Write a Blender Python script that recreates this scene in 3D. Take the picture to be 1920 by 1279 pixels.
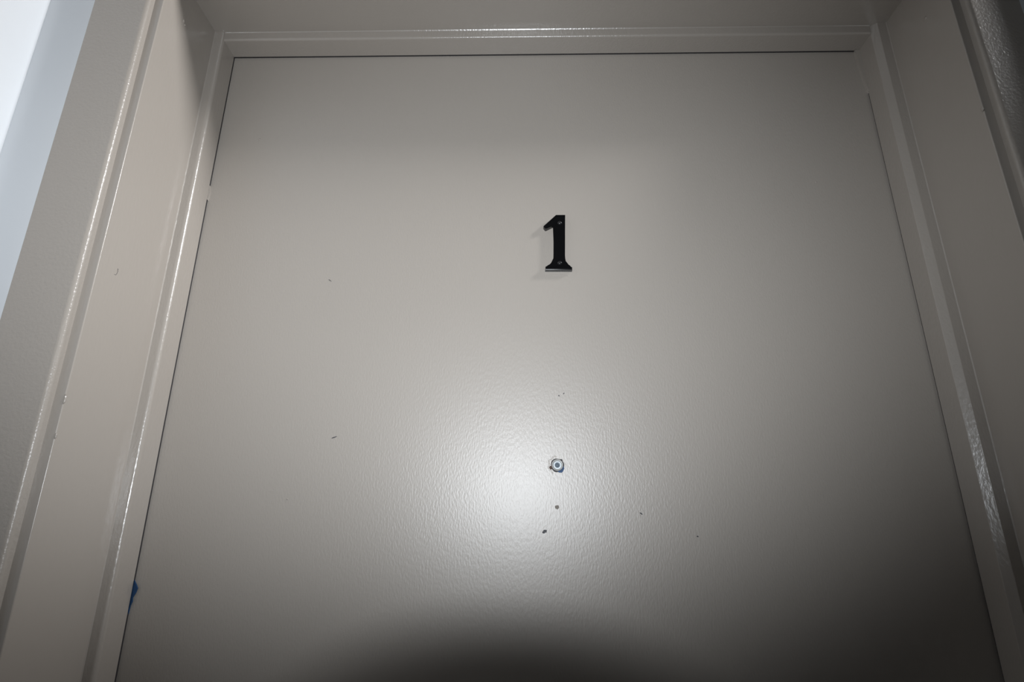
import bpy, bmesh, math, random
from mathutils import Vector, Matrix

# ------------------------------------------------------------------ start clean
for o in list(bpy.data.objects):
    bpy.data.objects.remove(o, do_unlink=True)
SC = bpy.context.scene
COL = SC.collection
random.seed(4)

# ------------------------------------------------------------------ camera
PITCH, YAW, ROLL = 0.31527538, 0.01770336, 0.00351380
EYE = Vector((-0.03300425, -0.67493310, 1.36861152))
fw = Vector((-math.sin(YAW) * math.cos(PITCH), math.cos(YAW) * math.cos(PITCH), math.sin(PITCH)))
rt0 = Vector((math.cos(YAW), math.sin(YAW), 0)); up0 = rt0.cross(fw)
rt = math.cos(ROLL) * rt0 + math.sin(ROLL) * up0
up = -math.sin(ROLL) * rt0 + math.cos(ROLL) * up0
CAM_M = Matrix(((rt.x, up.x, -fw.x, EYE.x), (rt.y, up.y, -fw.y, EYE.y), (rt.z, up.z, -fw.z, EYE.z), (0, 0, 0, 1)))
cd = bpy.data.cameras.new('view'); cam = bpy.data.objects.new('view', cd); COL.objects.link(cam)
cam.matrix_world = CAM_M
cd.sensor_fit = 'HORIZONTAL'; cd.sensor_width = 36.0; cd.lens = 36.0 * 1080 / 1920
cd.clip_start = 0.005; cd.clip_end = 50
SC.camera = cam

# ------------------------------------------------------------------ world, lights, exposure
w = bpy.data.worlds.new('hall_world'); SC.world = w; w.use_nodes = True
w.node_tree.nodes['Background'].inputs[0].default_value = (0.75, 0.85, 1.0, 1)
w.node_tree.nodes['Background'].inputs[1].default_value = 0.0
SC.view_settings.view_transform = 'Standard'
SC.view_settings.look = 'None'
SC.view_settings.gamma = 1.0
SC.view_settings.use_curve_mapping = False
SC.view_settings.exposure = 0.0

# the pop-up flash of the camera
FLASH_LOCAL = Vector((0.002, 0.093, 0.055))
fd = bpy.data.lights.new('flash', 'SPOT'); fl = bpy.data.objects.new('flash', fd); COL.objects.link(fl)
FLASH_ENERGY = 26.0
fd.energy = FLASH_ENERGY; fd.color = (0.90, 0.95, 1.0)
fd.spot_size = math.radians(102); fd.spot_blend = 1.0; fd.shadow_soft_size = 0.006
# the reflector throws a wide, low beam
fl.matrix_world = CAM_M @ Matrix.Translation(FLASH_LOCAL) @ Matrix.Rotation(math.radians(4.2), 4, 'Y') @ Matrix.Diagonal((1, 0.72, 1, 1))

# the adjustable ceiling spot of the hall, to the right behind the camera, turned to the doorway
LAMP = Vector((1.40, -0.50, 2.62))
AIM = Vector((-0.50, -0.10, 2.10))
LAMP_DIR = (AIM - LAMP).normalized()
LAMP_Q = LAMP_DIR.to_track_quat('-Z', 'Y')
ld = bpy.data.lights.new('ceiling_spot_light', 'SPOT'); ll = bpy.data.objects.new('ceiling_spot_light', ld); COL.objects.link(ll)
ld.energy = 148.0; ld.color = (0.98, 0.985, 1.0)
ld.spot_size = math.radians(54); ld.spot_blend = 1.0; ld.shadow_soft_size = 0.12
ll.matrix_world = Matrix.Translation(LAMP) @ LAMP_Q.to_matrix().to_4x4()

# ------------------------------------------------------------------ helpers
def tag(o, label=None, cat=None, group=None, kind=None):
    if label: o['label'] = label
    if cat: o['category'] = cat
    if group: o['group'] = group
    if kind: o['kind'] = kind
    return o

def link(name, bm, mat, parent=None, smooth=None, mw=None):
    bmesh.ops.recalc_face_normals(bm, faces=bm.faces)
    me = bpy.data.meshes.new(name); bm.to_mesh(me); bm.free()
    me.materials.append(mat)
    if smooth is not None:
        for p in me.polygons: p.use_smooth = True
        me.set_sharp_from_angle(angle=math.radians(smooth))
    o = bpy.data.objects.new(name, me); COL.objects.link(o)
    if smooth is not None:                       # flat faces keep their own normal next to rounded edges
        wn = o.modifiers.new('weighted_normals', 'WEIGHTED_NORMAL'); wn.keep_sharp = True; wn.weight = 100
    if parent: o.parent = parent
    if mw is not None: o.matrix_world = mw
    return o

def empty(name, loc=(0, 0, 0)):
    o = bpy.data.objects.new(name, None); COL.objects.link(o); o.location = loc
    o.empty_display_size = 0.02
    return o

def box(bm, lo, hi, bevel=0, seg=2):
    lo = Vector(lo); hi = Vector(hi)
    r = bmesh.ops.create_cube(bm, size=1.0)
    vs = r['verts']
    for v in vs:
        v.co = Vector(((lo[i] + hi[i]) / 2 + v.co[i] * (hi[i] - lo[i]) for i in range(3)))
    if bevel:
        es = list({e for v in vs for e in v.link_edges})
        bmesh.ops.bevel(bm, geom=es, offset=bevel, segments=seg, affect='EDGES', profile=0.5)
    return vs

def prism(bm, prof, axis, lo, hi, cuts=1):
    """extrude a closed profile along an axis.  prof pairs are the other two coordinates in xyz order"""
    rings = []
    for k in range(cuts + 1):
        t = lo + (hi - lo) * k / cuts
        ring = []
        for a, b in prof:
            co = {0: (t, a, b), 1: (a, t, b), 2: (a, b, t)}[axis]
            ring.append(bm.verts.new(co))
        rings.append(ring)
    n = len(prof)
    for k in range(cuts):
        for i in range(n):
            j = (i + 1) % n
            bm.faces.new((rings[k][i], rings[k][j], rings[k + 1][j], rings[k + 1][i]))
    bm.faces.new(rings[0]); bm.faces.new(rings[-1][::-1])

def arc(cx, cy, r, a0, a1, n):
    return [(cx + r * math.cos(math.radians(a0 + (a1 - a0) * i / n)), cy + r * math.sin(math.radians(a0 + (a1 - a0) * i / n))) for i in range(n + 1)]

def lathe(bm, prof, seg=48, close=True):
    """revolve (radius, z) pairs around local z"""
    rings = []
    for r, z in prof:
        if r < 1e-7:
            rings.append([bm.verts.new((0, 0, z))])
        else:
            rings.append([bm.verts.new((r * math.cos(2 * math.pi * i / seg), r * math.sin(2 * math.pi * i / seg), z)) for i in range(seg)])
    for a, b in zip(rings, rings[1:]):
        for i in range(seg):
            j = (i + 1) % seg
            if len(a) == 1 and len(b) == 1: continue
            if len(a) == 1: bm.faces.new((a[0], b[i], b[j]))
            elif len(b) == 1: bm.faces.new((a[i], a[j], b[0]))
            else: bm.faces.new((a[i], a[j], b[j], b[i]))

def tube(bm, p0, p1, r0, r1, seg=20):
    p0 = Vector(p0); p1 = Vector(p1); d = (p1 - p0).normalized()
    u = d.orthogonal().normalized(); v = d.cross(u)
    A = [bm.verts.new(p0 + r0 * (math.cos(2 * math.pi * i / seg) * u + math.sin(2 * math.pi * i / seg) * v)) for i in range(seg)]
    B = [bm.verts.new(p1 + r1 * (math.cos(2 * math.pi * i / seg) * u + math.sin(2 * math.pi * i / seg) * v)) for i in range(seg)]
    for i in range(seg):
        j = (i + 1) % seg
        bm.faces.new((A[i], A[j], B[j], B[i]))
    bm.faces.new(A[::-1]); bm.faces.new(B)

def blob(bm, c, r, squash=(1, 1, 1), jitter=0.25, sub=2):
    r_ = bmesh.ops.create_icosphere(bm, subdivisions=sub, radius=1.0)
    for v in r_['verts']:
        k = 1 + random.uniform(-jitter, jitter)
        v.co = Vector((c[i] + v.co[i] * r * squash[i] * k for i in range(3)))

# ------------------------------------------------------------------ materials
def mat_paint(name, col, rough=0.36, grain=0.1, gscale=(420, 420, 150), gdist=0.0004, coarse=0.0, mottling=0.03, spec=0.5):
    m = bpy.data.materials.new(name); m.use_nodes = True
    nt = m.node_tree; N = nt.nodes; L = nt.links
    b = N['Principled BSDF']
    tc = N.new('ShaderNodeTexCoord')
    mp = N.new('ShaderNodeMapping'); mp.inputs['Scale'].default_value = gscale
    L.new(tc.outputs['Object'], mp.inputs['Vector'])
    n1 = N.new('ShaderNodeTexNoise'); n1.inputs['Scale'].default_value = 1.0; n1.inputs['Detail'].default_value = 3.0
    L.new(mp.outputs['Vector'], n1.inputs['Vector'])
    bp = N.new('ShaderNodeBump'); bp.inputs['Strength'].default_value = grain; bp.inputs['Distance'].default_value = gdist
    L.new(n1.outputs['Fac'], bp.inputs['Height'])
    last = bp
    if coarse:
        n2 = N.new('ShaderNodeTexNoise'); n2.inputs['Scale'].default_value = 14.0; n2.inputs['Detail'].default_value = 2.0
        L.new(tc.outputs['Object'], n2.inputs['Vector'])
        b2 = N.new('ShaderNodeBump'); b2.inputs['Strength'].default_value = coarse; b2.inputs['Distance'].default_value = 0.002
        L.new(n2.outputs['Fac'], b2.inputs['Height']); L.new(bp.outputs['Normal'], b2.inputs['Normal'])
        last = b2
    L.new(last.outputs['Normal'], b.inputs['Normal'])
    n3 = N.new('ShaderNodeTexNoise'); n3.inputs['Scale'].default_value = 5.0; n3.inputs['Detail'].default_value = 4.0
    L.new(tc.outputs['Object'], n3.inputs['Vector'])
    mx = N.new('ShaderNodeMix'); mx.data_type = 'RGBA'
    mx.inputs[6].default_value = (*[c * (1 - mottling) for c in col], 1)
    mx.inputs[7].default_value = (*[min(1, c * (1 + mottling)) for c in col], 1)
    L.new(n3.outputs['Fac'], mx.inputs[0]); L.new(mx.outputs[2], b.inputs['Base Color'])
    b.inputs['Roughness'].default_value = rough
    b.inputs['Specular IOR Level'].default_value = spec
    return m

def mat_plain(name, col, rough=0.5, metal=0.0, noise=0.05, scale=60, coat=0.0, bump=0.0):
    m = bpy.data.materials.new(name); m.use_nodes = True
    nt = m.node_tree; N = nt.nodes; L = nt.links; b = N['Principled BSDF']
    tc = N.new('ShaderNodeTexCoord'); n = N.new('ShaderNodeTexNoise')
    n.inputs['Scale'].default_value = scale; n.inputs['Detail'].default_value = 3
    L.new(tc.outputs['Object'], n.inputs['Vector'])
    mx = N.new('ShaderNodeMix'); mx.data_type = 'RGBA'
    mx.inputs[6].default_value = (*[c * (1 - noise) for c in col], 1)
    mx.inputs[7].default_value = (*[min(1, c * (1 + noise)) for c in col], 1)
    L.new(n.outputs['Fac'], mx.inputs[0]); L.new(mx.outputs[2], b.inputs['Base Color'])
    b.inputs['Roughness'].default_value = rough; b.inputs['Metallic'].default_value = metal
    b.inputs['Coat Weight'].default_value = coat
    if bump:
        bp = N.new('ShaderNodeBump'); bp.inputs['Strength'].default_value = bump; bp.inputs['Distance'].default_value = 0.0005
        L.new(n.outputs['Fac'], bp.inputs['Height']); L.new(bp.outputs['Normal'], b.inputs['Normal'])
    return m

TAUPE = (0.374, 0.338, 0.300)
M_DOOR = mat_paint('taupe_door_paint', TAUPE, rough=0.40, grain=0.45, gscale=(520, 520, 210), gdist=0.0005, spec=0.85)
M_FRAME = mat_paint('taupe_frame_paint', TAUPE, rough=0.24, grain=0.30, gscale=(300, 300, 90), gdist=0.0005, spec=0.75)
M_STOP = mat_paint('taupe_stop_paint', TAUPE, rough=0.26, grain=0.6, gscale=(380, 380, 160), gdist=0.0005, spec=1.0)
M_CASING = mat_paint('taupe_rolled_paint', TAUPE, rough=0.28, grain=0.6, gscale=(330, 330, 330), gdist=0.0006)
M_WHITE = mat_paint('white_wall_paint', (0.75, 0.775, 0.80), rough=0.6, grain=0.15, gscale=(200, 200, 200))
M_CEIL = mat_paint('white_ceiling_paint', (0.80, 0.80, 0.79), rough=0.8)
M_HALL = mat_paint('brown_hall_paint', (0.22, 0.20, 0.18), rough=0.7)
M_FLOOR = mat_plain('grey_hall_carpet', (0.07, 0.07, 0.075), rough=0.95, noise=0.4, scale=300, bump=0.5)
M_BLACK = mat_plain('black_enamel', (0.003, 0.003, 0.0035), rough=0.22, noise=0.1)
M_SCREW = mat_plain('black_screw', (0.012, 0.012, 0.013), rough=0.22, noise=0.1)
M_STEEL = mat_plain('dull_nickel', (0.80, 0.80, 0.78), rough=0.38, metal=0.7, noise=0.06)
M_LENSRING = mat_plain('pale_lens_seat', (0.60, 0.66, 0.70), rough=0.25, noise=0.04)
M_LENS = mat_plain('grey_viewer_glass', (0.12, 0.15, 0.18), rough=0.10, noise=0.1, coat=0.6)
M_DARK = mat_plain('dark_hole_edge', (0.03, 0.028, 0.03), rough=0.7)
M_GROOVE_SHADE = mat_plain('painted_groove_shade', (0.20, 0.22, 0.21), rough=0.5)  # grey that paints the shade between the peephole rings
M_BLUE = mat_plain('blue_masking_tape', (0.007, 0.05, 0.14), rough=0.6, noise=0.3, scale=400, bump=0.4)
M_FILL = mat_plain('brown_filler', (0.17, 0.145, 0.12), rough=0.6, noise=0.25, scale=800)
M_SPECK = mat_plain('dark_speck', (0.05, 0.05, 0.055), rough=0.6)
M_RAW = mat_plain('brown_chipped_edge', (0.08, 0.05, 0.035), rough=0.8, noise=0.3, scale=900)
M_PLASTIC = mat_plain('black_plastic', (0.015, 0.015, 0.016), rough=0.5)

# ------------------------------------------------------------------ setting: the hall
HALL_R, REAR, TOP = 5.0, -3.6, 2.90
WF = -0.139                                   # face of the wall the door sits in
JOG = -0.178                                   # face of the thicker wall to the right
XL, XR = -0.6136, 0.577                        # side faces of the recess round the door

def structure(name, mat, boxes, label, cat):
    bm = bmesh.new()
    for lo, hi in boxes: box(bm, lo, hi)
    return tag(link(name, bm, mat), label, cat, kind='structure')

structure('floor', M_FLOOR, [((-0.80, REAR - 0.1, -0.10), (HALL_R + 0.1, 0.20, 0.0))], 'grey carpeted hall floor below the door', 'floor')
structure('ceiling', M_CEIL, [((-0.80, REAR - 0.1, TOP), (HALL_R + 0.1, 0.20, TOP + 0.1))], 'white hall ceiling above the door', 'ceiling')
structure('wall_front', M_WHITE, [((XL - 0.02, WF, 0), (-0.496, 0.06, TOP)), ((0.501, WF, 0), (XR + 0.02, 0.06, TOP)), ((-0.496, WF, 2.068), (0.501, 0.06, TOP))],
          'narrow white strip of wall beside the taupe door casing', 'wall')
structure('wall_left', M_WHITE, [((XL - 0.15, REAR - 0.1, 0), (XL, WF + 0.02, TOP))], 'bright white side wall left of the door, at the picture edge', 'wall')
structure('wall_right', M_WHITE, [((XR, JOG, 0), (HALL_R, 0.06, TOP))], 'white wall stepping forward right of the door', 'wall')
structure('wall_back', M_HALL, [((XL, REAR - 0.1, 0), (HALL_R, REAR, TOP))], 'brown hall wall opposite the door', 'wall')
structure('wall_end', M_HALL, [((HALL_R, REAR - 0.1, 0), (HALL_R + 0.1, 0.06, TOP))], 'brown wall at the far end of the hall', 'wall')

# ------------------------------------------------------------------ the door leaf
bm = bmesh.new(); box(bm, (-0.467, 0.0, 0.012), (0.4735, 0.044, 2.0395), bevel=0.0012)
door = tag(link('door_1', bm, M_DOOR, smooth=30), 'flat taupe painted door carrying a black number 1', 'door', kind='structure')
bm = bmesh.new(); box(bm, (-0.46, -0.02, 0.0), (0.46, 0.05, 0.0095), bevel=0.002)
tag(link('trim_12', bm, M_STEEL), 'low metal threshold under the taupe door', 'threshold', kind='structure')

# small marks in the door's paint
def mark(name, mat, x, z, rx, rz, ang=0, n=14, thick=0.0003, jit=0.25, label=None):
    bm = bmesh.new()
    pts = []
    for i in range(n):
        a = 2 * math.pi * i / n; k = 1 + random.uniform(-jit, jit)
        px, pz = rx * k * math.cos(a), rz * k * math.sin(a)
        pts.append((x + px * math.cos(ang) - pz * math.sin(ang), z + px * math.sin(ang) + pz * math.cos(ang)))
    prism(bm, pts, 1, -thick, 0.0002)
    o = link(name, bm, mat, door)
    if label: o['label'] = label
    return o
mark('filled_hole', M_FILL, 0.0067, 1.3920, 0.0024, 0.0026, label='small brown filled hole under the peephole')
mark('screw_hole', M_SPECK, -0.0080, 1.3658, 0.0026, 0.0016, 0.2, jit=0.35, label='small dark hole low in the door')
mark('scuff', M_SPECK, -0.2533, 1.4702, 0.0034, 0.0005, 0.35)
mark('scuff', M_SPECK, 0.1002, 1.3854, 0.0020, 0.0007, -0.6)
mark('scuff', M_SPECK, 0.1608, 1.3613, 0.0010, 0.0008)
mark('scuff', M_SPECK, 0.0113, 1.5200, 0.0006, 0.0010, 0.5)
mark('scuff', M_SPECK, 0.0171, 1.5226, 0.0006, 0.0012, -0.4)
mark('scuff', M_SPECK, -0.2790, 1.6712, 0.0026, 0.0004, -0.6)
bm = bmesh.new(); tube(bm, (0.0055, -0.0001, 1.6764), (0.0274, -0.0001, 1.6767), 0.0005, 0.0004, 8)
link('paint_ridge', bm, M_DOOR, door, smooth=60)
bm = bmesh.new(); blob(bm, (-0.4000, 0, 1.8867), 0.0016, (1, 0.6, 1.1)); blob(bm, (0.3625, 0, 1.812), 0.0011, (1, .6, 1)); blob(bm, (-0.30, 0, 1.40), 0.0010, (1, .6, 1))
link('paint_drip', bm, M_DOOR, door, smooth=60)
# smear of paint bridging the gap low on the left edge
bm = bmesh.new(); prism(bm, [(-0.460, 1.8145), (-0.4560, 1.8105), (-0.4545, 1.8005), (-0.4560, 1.7885), (-0.460, 1.7935)], 1, -0.0032, 0.0002)
link('paint_smear', bm, M_DOOR, door)
# torn strip of old caulk at the top right corner
bm = bmesh.new(); prism(bm, [(0.4500, 2.0290), (0.4580, 2.0300), (0.4580, 1.9560), (0.4555, 1.9600), (0.4535, 1.9770), (0.4512, 2.0030)], 1, -0.0050, 0.0002)
link('caulk_smear', bm, M_DOOR, door)

# ------------------------------------------------------------------ frame: jambs, stops, casings
def trim(n, mat, profs, label, cat, smooth=35):
    bm = bmesh.new()
    for prof, axis, lo, hi in profs: prism(bm, prof, axis, lo, hi, 1)
    return tag(link('trim_%d' % n, bm, mat, smooth=smooth), label, cat, kind='structure')

JL, JR, JT = -0.4704, 0.4773, 2.0435
JF = -0.1410                                  # front edge of the jambs
r = 0.0012
pl = arc(JL - r, JF + r, r, 0, -90, 4) + [(-0.4955, JF), (-0.4955, 0.058), (JL, 0.058)]
jl = trim(1, M_FRAME, [(pl, 2, 0.0, JT)], 'deep left door jamb in taupe gloss paint, brightly lit', 'door jamb')
pr = arc(JR + r, JF + r, r, 180, 270, 4) + [(0.5005, JF), (0.5005, 0.058), (JR, 0.058)]
jr = trim(2, M_FRAME, [(pr, 2, 0.0, JT)], 'deep right door jamb in taupe paint, in shade', 'door jamb')
ph = arc(JF + r, JT + r, r, 180, 270, 4)[::1] + [(0.058, JT), (0.058, 2.0675), (JF, 2.0675)]
jh = trim(3, M_FRAME, [(ph, 0, -0.4955, 0.5005)], 'dark taupe head jamb above the door', 'door jamb')

# stops (front faces towards the hall, backs 3 mm clear of the door leaf)
B = -0.003
f = 0.0010
sl = [(-0.457, B)] + arc(-0.457 - 0.0045, -0.0358 + 0.0045, 0.0045, 0, -90, 8) + [(JL + f, -0.0358), (JL, -0.0358 - f), (JL, B)]
trim(4, M_STOP, [(sl, 2, 0.0, JT)], 'rounded left door stop strip with a long white highlight', 'door stop')
sr = [(0.457, B), (0.457, -0.0316), (0.4574, -0.0325), (0.4644, -0.0384), (0.4652, -0.0388), (JR - f, -0.0388), (JR, -0.0388 - f), (JR, B)]
trim(5, M_STOP, [(sr, 2, 0.0, JT)], 'bevelled right door stop strip with a pale chamfer', 'door stop')
sh = [(B, 2.030)] + [(y, z) for y, z in arc(-0.0340 + 0.003, 2.030 + 0.003, 0.003, 270, 180, 6)] + [(-0.0340, JT - f), (-0.0340 - f, JT), (B, JT)]
trim(6, M_STOP, [(sh, 0, -0.4571, 0.4571)], 'head door stop strip along the top of the door', 'door stop')

# dark strips added in the gap between the stops and the leaf, for its dark line
def gap_strip(n, lo, hi, label):
    bm = bmesh.new(); box(bm, lo, hi)
    tag(link('trim_%d' % n, bm, M_DARK), label, 'door seal', kind='structure')
gap_strip(10, (-0.4690, -0.0030, 0.012), (-0.4572, -0.0002, 2.0302), 'thin dark gap line down the left edge of the door')
gap_strip(11, (0.4584, -0.0030, 0.012), (0.4690, -0.0002, 2.0302), 'thin dark gap line down the right edge of the door')
gap_strip(13, (-0.4690, -0.0030, 2.0303), (0.4690, -0.0002, 2.0400), 'thin dark gap line along the top edge of the door')

# casings
cb, cf, rr = -0.1388, -0.1505, 0.0045
CL0, CL1 = -0.4808, -0.5475
cl = [(CL0, cb)] + arc(CL0 - rr, cf + rr, rr, 0, -90, 8) + arc(CL1 + 0.0015, cf + 0.0015, 0.0015, -90, -180, 3) + [(CL1, cb)]
c_l = trim(7, M_CASING, [(cl, 2, 0.0, 2.0535)], 'flat taupe casing board left of the door beside the white wall', 'door casing')
CR0, CR1 = 0.4878, 0.5480
cr = [(CR0, cb)] + arc(CR0 + rr, cf + rr, rr, 180, 270, 8) + arc(CR1 - 0.0015, cf + 0.0015, 0.0015, 270, 360, 3) + [(CR1, cb)]
c_r = trim(8, M_CASING, [(cr, 2, 0.0, 2.0535)], 'flat taupe casing board right of the door in shade', 'door casing')
ch = [(cb, 2.0537)] + arc(cf + rr, 2.0537 + rr, rr, 270, 180, 8) + arc(cf + 0.0015, 2.120 - 0.0015, 0.0015, 180, 90, 3) + [(cb, 2.120)]
trim(9, M_CASING, [(ch, 0, CL1, CR1)], 'flat taupe casing board across the top of the doorway', 'door casing')

# chips, nail dimples and drips in the frame's paint
def chip(parent, mat, c, rr_, sq, name='paint_chip'):
    bm = bmesh.new(); blob(bm, c, rr_, sq, 0.2); link(name, bm, mat, parent, smooth=60)
chip(jl, M_FRAME, (JL, -0.1005, 1.9935), 0.0022, (0.5, 1, 1.3))
chip(jl, M_FRAME, (JL, -0.0970, 1.9908), 0.0017, (0.5, 1, 1.3))
chip(jl, M_FRAME, (JL, JF + 0.0003, 1.4850), 0.0017, (0.7, 0.6, 2.8))
chip(jl, M_FRAME, (JL, JF + 0.0003, 1.4500), 0.0014, (0.8, 0.6, 2.0))
bm = bmesh.new()
for k in range(7):
    a = math.radians(150 + k * 22)
    blob(bm, (JL + 0.0001, -0.1154 - 0.0030 * math.cos(a), 1.6321 + 0.0050 * math.sin(a)), 0.0007 - 0.00006 * k, (0.4, 1, 1), 0.1, 1)
link('scratch', bm, M_SPECK, jl)
chip(jr, M_FRAME, (JR, -0.102, 1.9830), 0.0020, (0.5, 1, 1.2))
chip(jr, M_FRAME, (JR, JF + 0.001, 1.8120), 0.0022, (0.5, 1, 1.6))

# ------------------------------------------------------------------ the black numeral
NUM = [(-3.47, 40.97), (8.77, 40.89), (7.72, 9.58), (6.93, -18.11), (7.08, -22.35), (7.67, -26.11), (8.69, -29.11), (10.32, -31.64), (12.56, -33.43), (15.75, -34.65), (15.64, -38.37),
       (-18.78, -38.22), (-18.38, -33.57), (-14.72, -32.65), (-12.15, -31.17), (-10.24, -28.93), (-8.91, -25.94), (-8.16, -22.28), (-7.82, -18.04), (-7.39, 0.04), (-6.91, 25.42), (-16.6, 20.3), (-17.9, 20.2), (-20.2, 23.4), (-20.0, 24.6)]
num = empty('house_number', (0.0158, 0.0, 1.7201))
tag(num, 'black raised numeral 1 screwed to the taupe door', 'house number')
bm = bmesh.new()
prism(bm, [(a / 1000, b / 1000) for a, b in NUM], 1, -0.0065, 0.0)
front = [e for e in bm.edges if all(abs(v.co.y + 0.0065) < 1e-6 for v in e.verts)]
bmesh.ops.bevel(bm, geom=front, offset=0.0009, segments=3, affect='EDGES', profile=0.5)
link('numeral', bm, M_BLACK, num, smooth=40)
for sx, sz, sa in ((1.07, 28.6, 0.5), (-0.21, -28.9, -0.4)):
    bm = bmesh.new()
    lathe(bm, [(0.0029, 0.0060), (0.0029, 0.0067), (0.0024, 0.0075), (0.0014, 0.0080), (0.0012, 0.0080), (0.0011, 0.0072), (0, 0.0071)], 24)
    # driver slots as two low bars in the recess of the head
    o = link('screw', bm, M_SCREW, num, smooth=35)
    o.matrix_basis = Matrix.Translation((sx / 1000, 0, sz / 1000)) @ Matrix.Rotation(math.pi / 2, 4, 'X') @ Matrix.Rotation(sa, 4, 'Z')
    bm = bmesh.new(); box(bm, (-0.0021, -0.0003, 0.0072), (0.0021, 0.0003, 0.00775)); box(bm, (-0.0003, -0.0021, 0.0072), (0.0003, 0.0021, 0.00775))
    link('screw_slot', bm, M_DARK, o)

# ------------------------------------------------------------------ peephole
peep = empty('peephole', (0.0077, 0.0, 1.4383))
tag(peep, 'round silver peephole with a grey lens in the middle of the door', 'peephole')
RX = Matrix.Rotation(math.pi / 2, 4, 'X')       # local z -> towards the hall
bm = bmesh.new(); lathe(bm, [(0.0067, -0.001), (0.0067, 0.0018), (0.0064, 0.0026), (0.0058, 0.0029), (0.0052, 0.0027), (0.0049, 0.0020), (0.0049, -0.001)], 56)
o = link('barrel', bm, M_STEEL, peep, smooth=40); o.matrix_basis = RX; o['label'] = 'silver outer ring'
bm = bmesh.new(); lathe(bm, [(0.0049, 0.0012), (0.0044, 0.0019), (0.0036, 0.0019), (0.0028, 0.0012), (0.0025, 0.0004), (0.0025, -0.001)], 48)
o = link('lens_seat', bm, M_LENSRING, peep, smooth=40); o.matrix_basis = RX; o['label'] = 'pale inner ring'
bm = bmesh.new(); lathe(bm, [(0.0026, 0.0001), (0.0022, 0.0007), (0.0014, 0.0012), (0.0006, 0.0014), (0, 0.00145)], 40)
o = link('lens', bm, M_LENS, peep, smooth=60); o.matrix_basis = RX; o['label'] = 'small dark glass lens'
bm = bmesh.new(); lathe(bm, [(0.0050, 0.0008), (0.0050, 0.00235), (0.0044, 0.00235), (0.0044, 0.0008)], 48)  # ring filling the gap inside the barrel, its shade put in as darker grey
o = link('groove_shade_ring', bm, M_GROOVE_SHADE, peep); o.matrix_basis = RX
# dark edge of the bore round the barrel, uneven where the paint has broken away
bm = bmesh.new()
n = 56; ri = 0.0064; out = []; inn = []
for i in range(n):
    a = 2 * math.pi * i / n
    ro = 0.0076 + 0.0003 * math.sin(3 * a + 1) + random.uniform(-0.00008, 0.00008)
    if abs((math.degrees(a) + 180) % 360 - 180 - 53) < 9: ro += 0.0011      # nick at upper right
    out.append((ro * math.cos(a), ro * math.sin(a))); inn.append((ri * math.cos(a), ri * math.sin(a)))
vo = [bm.verts.new((x, -0.0003, z)) for x, z in out]; vi = [bm.verts.new((x, -0.0003, z)) for x, z in inn]
vo2 = [bm.verts.new((x * 1.02, 0.0002, z * 1.02)) for x, z in out]; vi2 = [bm.verts.new((x, 0.0002, z)) for x, z in inn]
for i in range(n):
    j = (i + 1) % n
    bm.faces.new((vo[i], vo[j], vi[j], vi[i])); bm.faces.new((vo[i], vo2[i], vo2[j], vo[j]))
    bm.faces.new((vi[i], vi[j], vi2[j], vi2[i])); bm.faces.new((vo2[i], vi2[i], vi2[j], vo2[j]))
link('bore_edge', bm, M_DARK, peep)
bm = bmesh.new()
prism(bm, [(0.0000, -0.0066), (0.0015, -0.0082), (0.0048, -0.0085), (0.0064, -0.0068), (0.0078, -0.0040), (0.0075, -0.0012), (0.0064, -0.0014), (0.0050, -0.0042), (0.0030, -0.0058)], 1, -0.0008, 0.0002)
o = link('tape_scrap', bm, M_BLUE, peep); o['label'] = 'torn scrap of blue tape caught behind the ring'
bm = bmesh.new()
prism(bm, [(-0.0066, -0.0004), (-0.0086, -0.0010), (-0.0095, -0.0026), (-0.0080, -0.0046), (-0.0064, -0.0046), (-0.0062, -0.0022)], 1, -0.0006, 0.0002)
o = link('chipped_edge', bm, M_RAW, peep); o['label'] = 'brown chip of bare wood beside the ring'
# raised lip of paint round the hole
bm = bmesh.new()
for i in range(16):
    a = math.radians(100 + i * 9); rad = 0.0100 + 0.0007 * math.sin(i * 1.3)
    blob(bm, (rad * math.cos(a), 0.0002, rad * math.sin(a)), 0.0011, (1.3, 0.35, 1.3), 0.1, 1)
link('paint_lip', bm, M_DOOR, door, smooth=80).location = peep.location

# ------------------------------------------------------------------ blue masking tape scrap at the left edge of the door
bm = bmesh.new()
TP = [(-0.4615, 1.3180), (-0.4591, 1.3160), (-0.4563, 1.3133), (-0.4538, 1.3095), (-0.4515, 1.3059), (-0.4524, 1.3012), (-0.4547, 1.2965), (-0.4542, 1.2925), (-0.4556, 1.2886), (-0.4572, 1.2800), (-0.4588, 1.2735), (-0.4615, 1.2715)]
prism(bm, TP, 1, -0.0012, -0.0001)
for v in bm.verts:
    if v.co.x > -0.4568: v.co.y -= 0.0012 * (0.5 + random.random())
tag(link('masking_tape', bm, M_BLUE), 'torn scrap of blue masking tape at the left edge of the door', 'tape')

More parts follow.
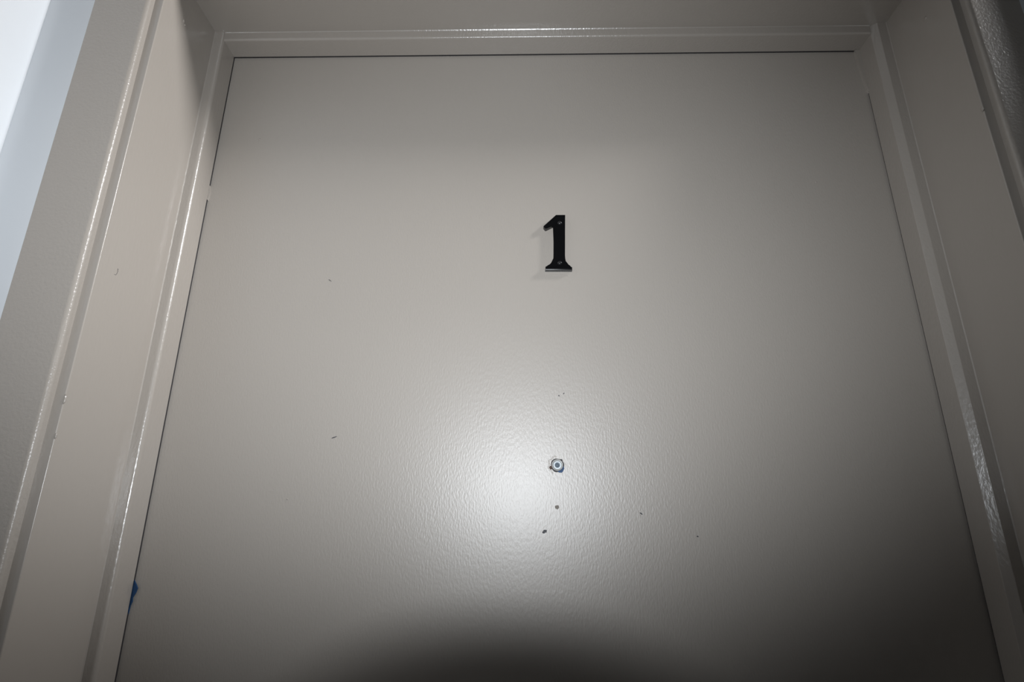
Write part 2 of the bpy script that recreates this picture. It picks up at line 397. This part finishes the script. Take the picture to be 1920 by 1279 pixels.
# ------------------------------------------------------------------ ceiling spot of the hall
lamp = empty('ceiling_spotlight', (LAMP.x, LAMP.y, TOP)); tag(lamp, 'white adjustable spotlight on the hall ceiling turned to the doorway', 'spotlight')
bm = bmesh.new(); lathe(bm, [(0, 0), (0.07, 0), (0.07, -0.02), (0.06, -0.026), (0, -0.026)], 40); link('ceiling_rose', bm, M_CEIL, lamp, smooth=40)
HM = Matrix.Translation(LAMP - Vector((LAMP.x, LAMP.y, TOP))) @ LAMP_Q.to_matrix().to_4x4()
bm = bmesh.new(); top = HM @ Vector((0, 0, 0.235)); tube(bm, (0, 0, -0.02), top, 0.010, 0.010); link('stem', bm, M_CEIL, lamp, smooth=60)
bm = bmesh.new(); lathe(bm, [(0, 0.25), (0.05, 0.245), (0.09, 0.22), (0.12, 0.17), (0.13, 0.13), (0.127, 0.128), (0.115, 0.165), (0.085, 0.21), (0.045, 0.236), (0, 0.24)], 48)
o = link('lamp_shade', bm, M_CEIL, lamp, smooth=40); o.matrix_basis = HM

# ------------------------------------------------------------------ the camera that takes the picture, on its tripod
pc = empty('photo_camera'); tag(pc, 'black camera with a wide lens and raised flash facing the door', 'camera')
pc.matrix_world = CAM_M
bm = bmesh.new(); box(bm, (-0.066, -0.052, 0.080), (0.066, 0.046, 0.128), bevel=0.008, seg=3)
box(bm, (-0.028, 0.040, 0.076), (0.028, 0.068, 0.125), bevel=0.006, seg=3); box(bm, (-0.066, -0.050, 0.060), (-0.040, 0.040, 0.085), bevel=0.008, seg=3)
link('camera_body', bm, M_PLASTIC, pc, smooth=40)
bm = bmesh.new(); lathe(bm, [(0.0400, 0.020), (0.0402, -0.029), (0.0415, -0.031), (0.0430, -0.029), (0.0430, 0.006), (0.0415, 0.012), (0.0415, 0.045), (0.0375, 0.055), (0.0375, 0.082)], 64)
link('lens_barrel', bm, M_PLASTIC, pc, smooth=40)
fx, fy, fz = FLASH_LOCAL
bm = bmesh.new(); box(bm, (fx - 0.030, fy - 0.013, fz + 0.018), (fx + 0.030, fy + 0.013, fz + 0.040), bevel=0.004)
box(bm, (fx - 0.026, 0.066, fz + 0.022), (fx - 0.020, fy - 0.008, 0.090)); box(bm, (fx + 0.020, 0.066, fz + 0.022), (fx + 0.026, fy - 0.008, 0.090))
link('flash_head', bm, M_PLASTIC, pc, smooth=40)

foot = CAM_M @ Vector((0, -0.052, 0.104))
tri = empty('tripod', (foot.x, foot.y, 0)); tag(tri, 'black tripod standing on the hall floor under the camera', 'tripod')
hz = foot.z
bm = bmesh.new(); tube(bm, (0, 0, hz - 0.03), (0, 0, 0.62), 0.013, 0.013)
tube(bm, (0, 0, hz - 0.075), (0, 0, hz - 0.035), 0.022, 0.026); box(bm, (-0.028, -0.028, hz - 0.034), (0.028, 0.028, hz - 0.004), bevel=0.004)
link('center_column', bm, M_PLASTIC, tri, smooth=40)
for k in range(3):
    a = math.radians(90 + 120 * k); cx_, sy_ = math.cos(a), math.sin(a)
    bm = bmesh.new(); tube(bm, (0.02 * cx_, 0.02 * sy_, 1.02), (0.2 * cx_, 0.2 * sy_, 0.48), 0.014, 0.013); tube(bm, (0.2 * cx_, 0.2 * sy_, 0.5), (0.36 * cx_, 0.36 * sy_, 0.012), 0.010, 0.009)
    blob(bm, (0.36 * cx_, 0.36 * sy_, 0.014), 0.014, (1, 1, 1), 0.0)
    link('leg', bm, M_PLASTIC, tri, smooth=40)
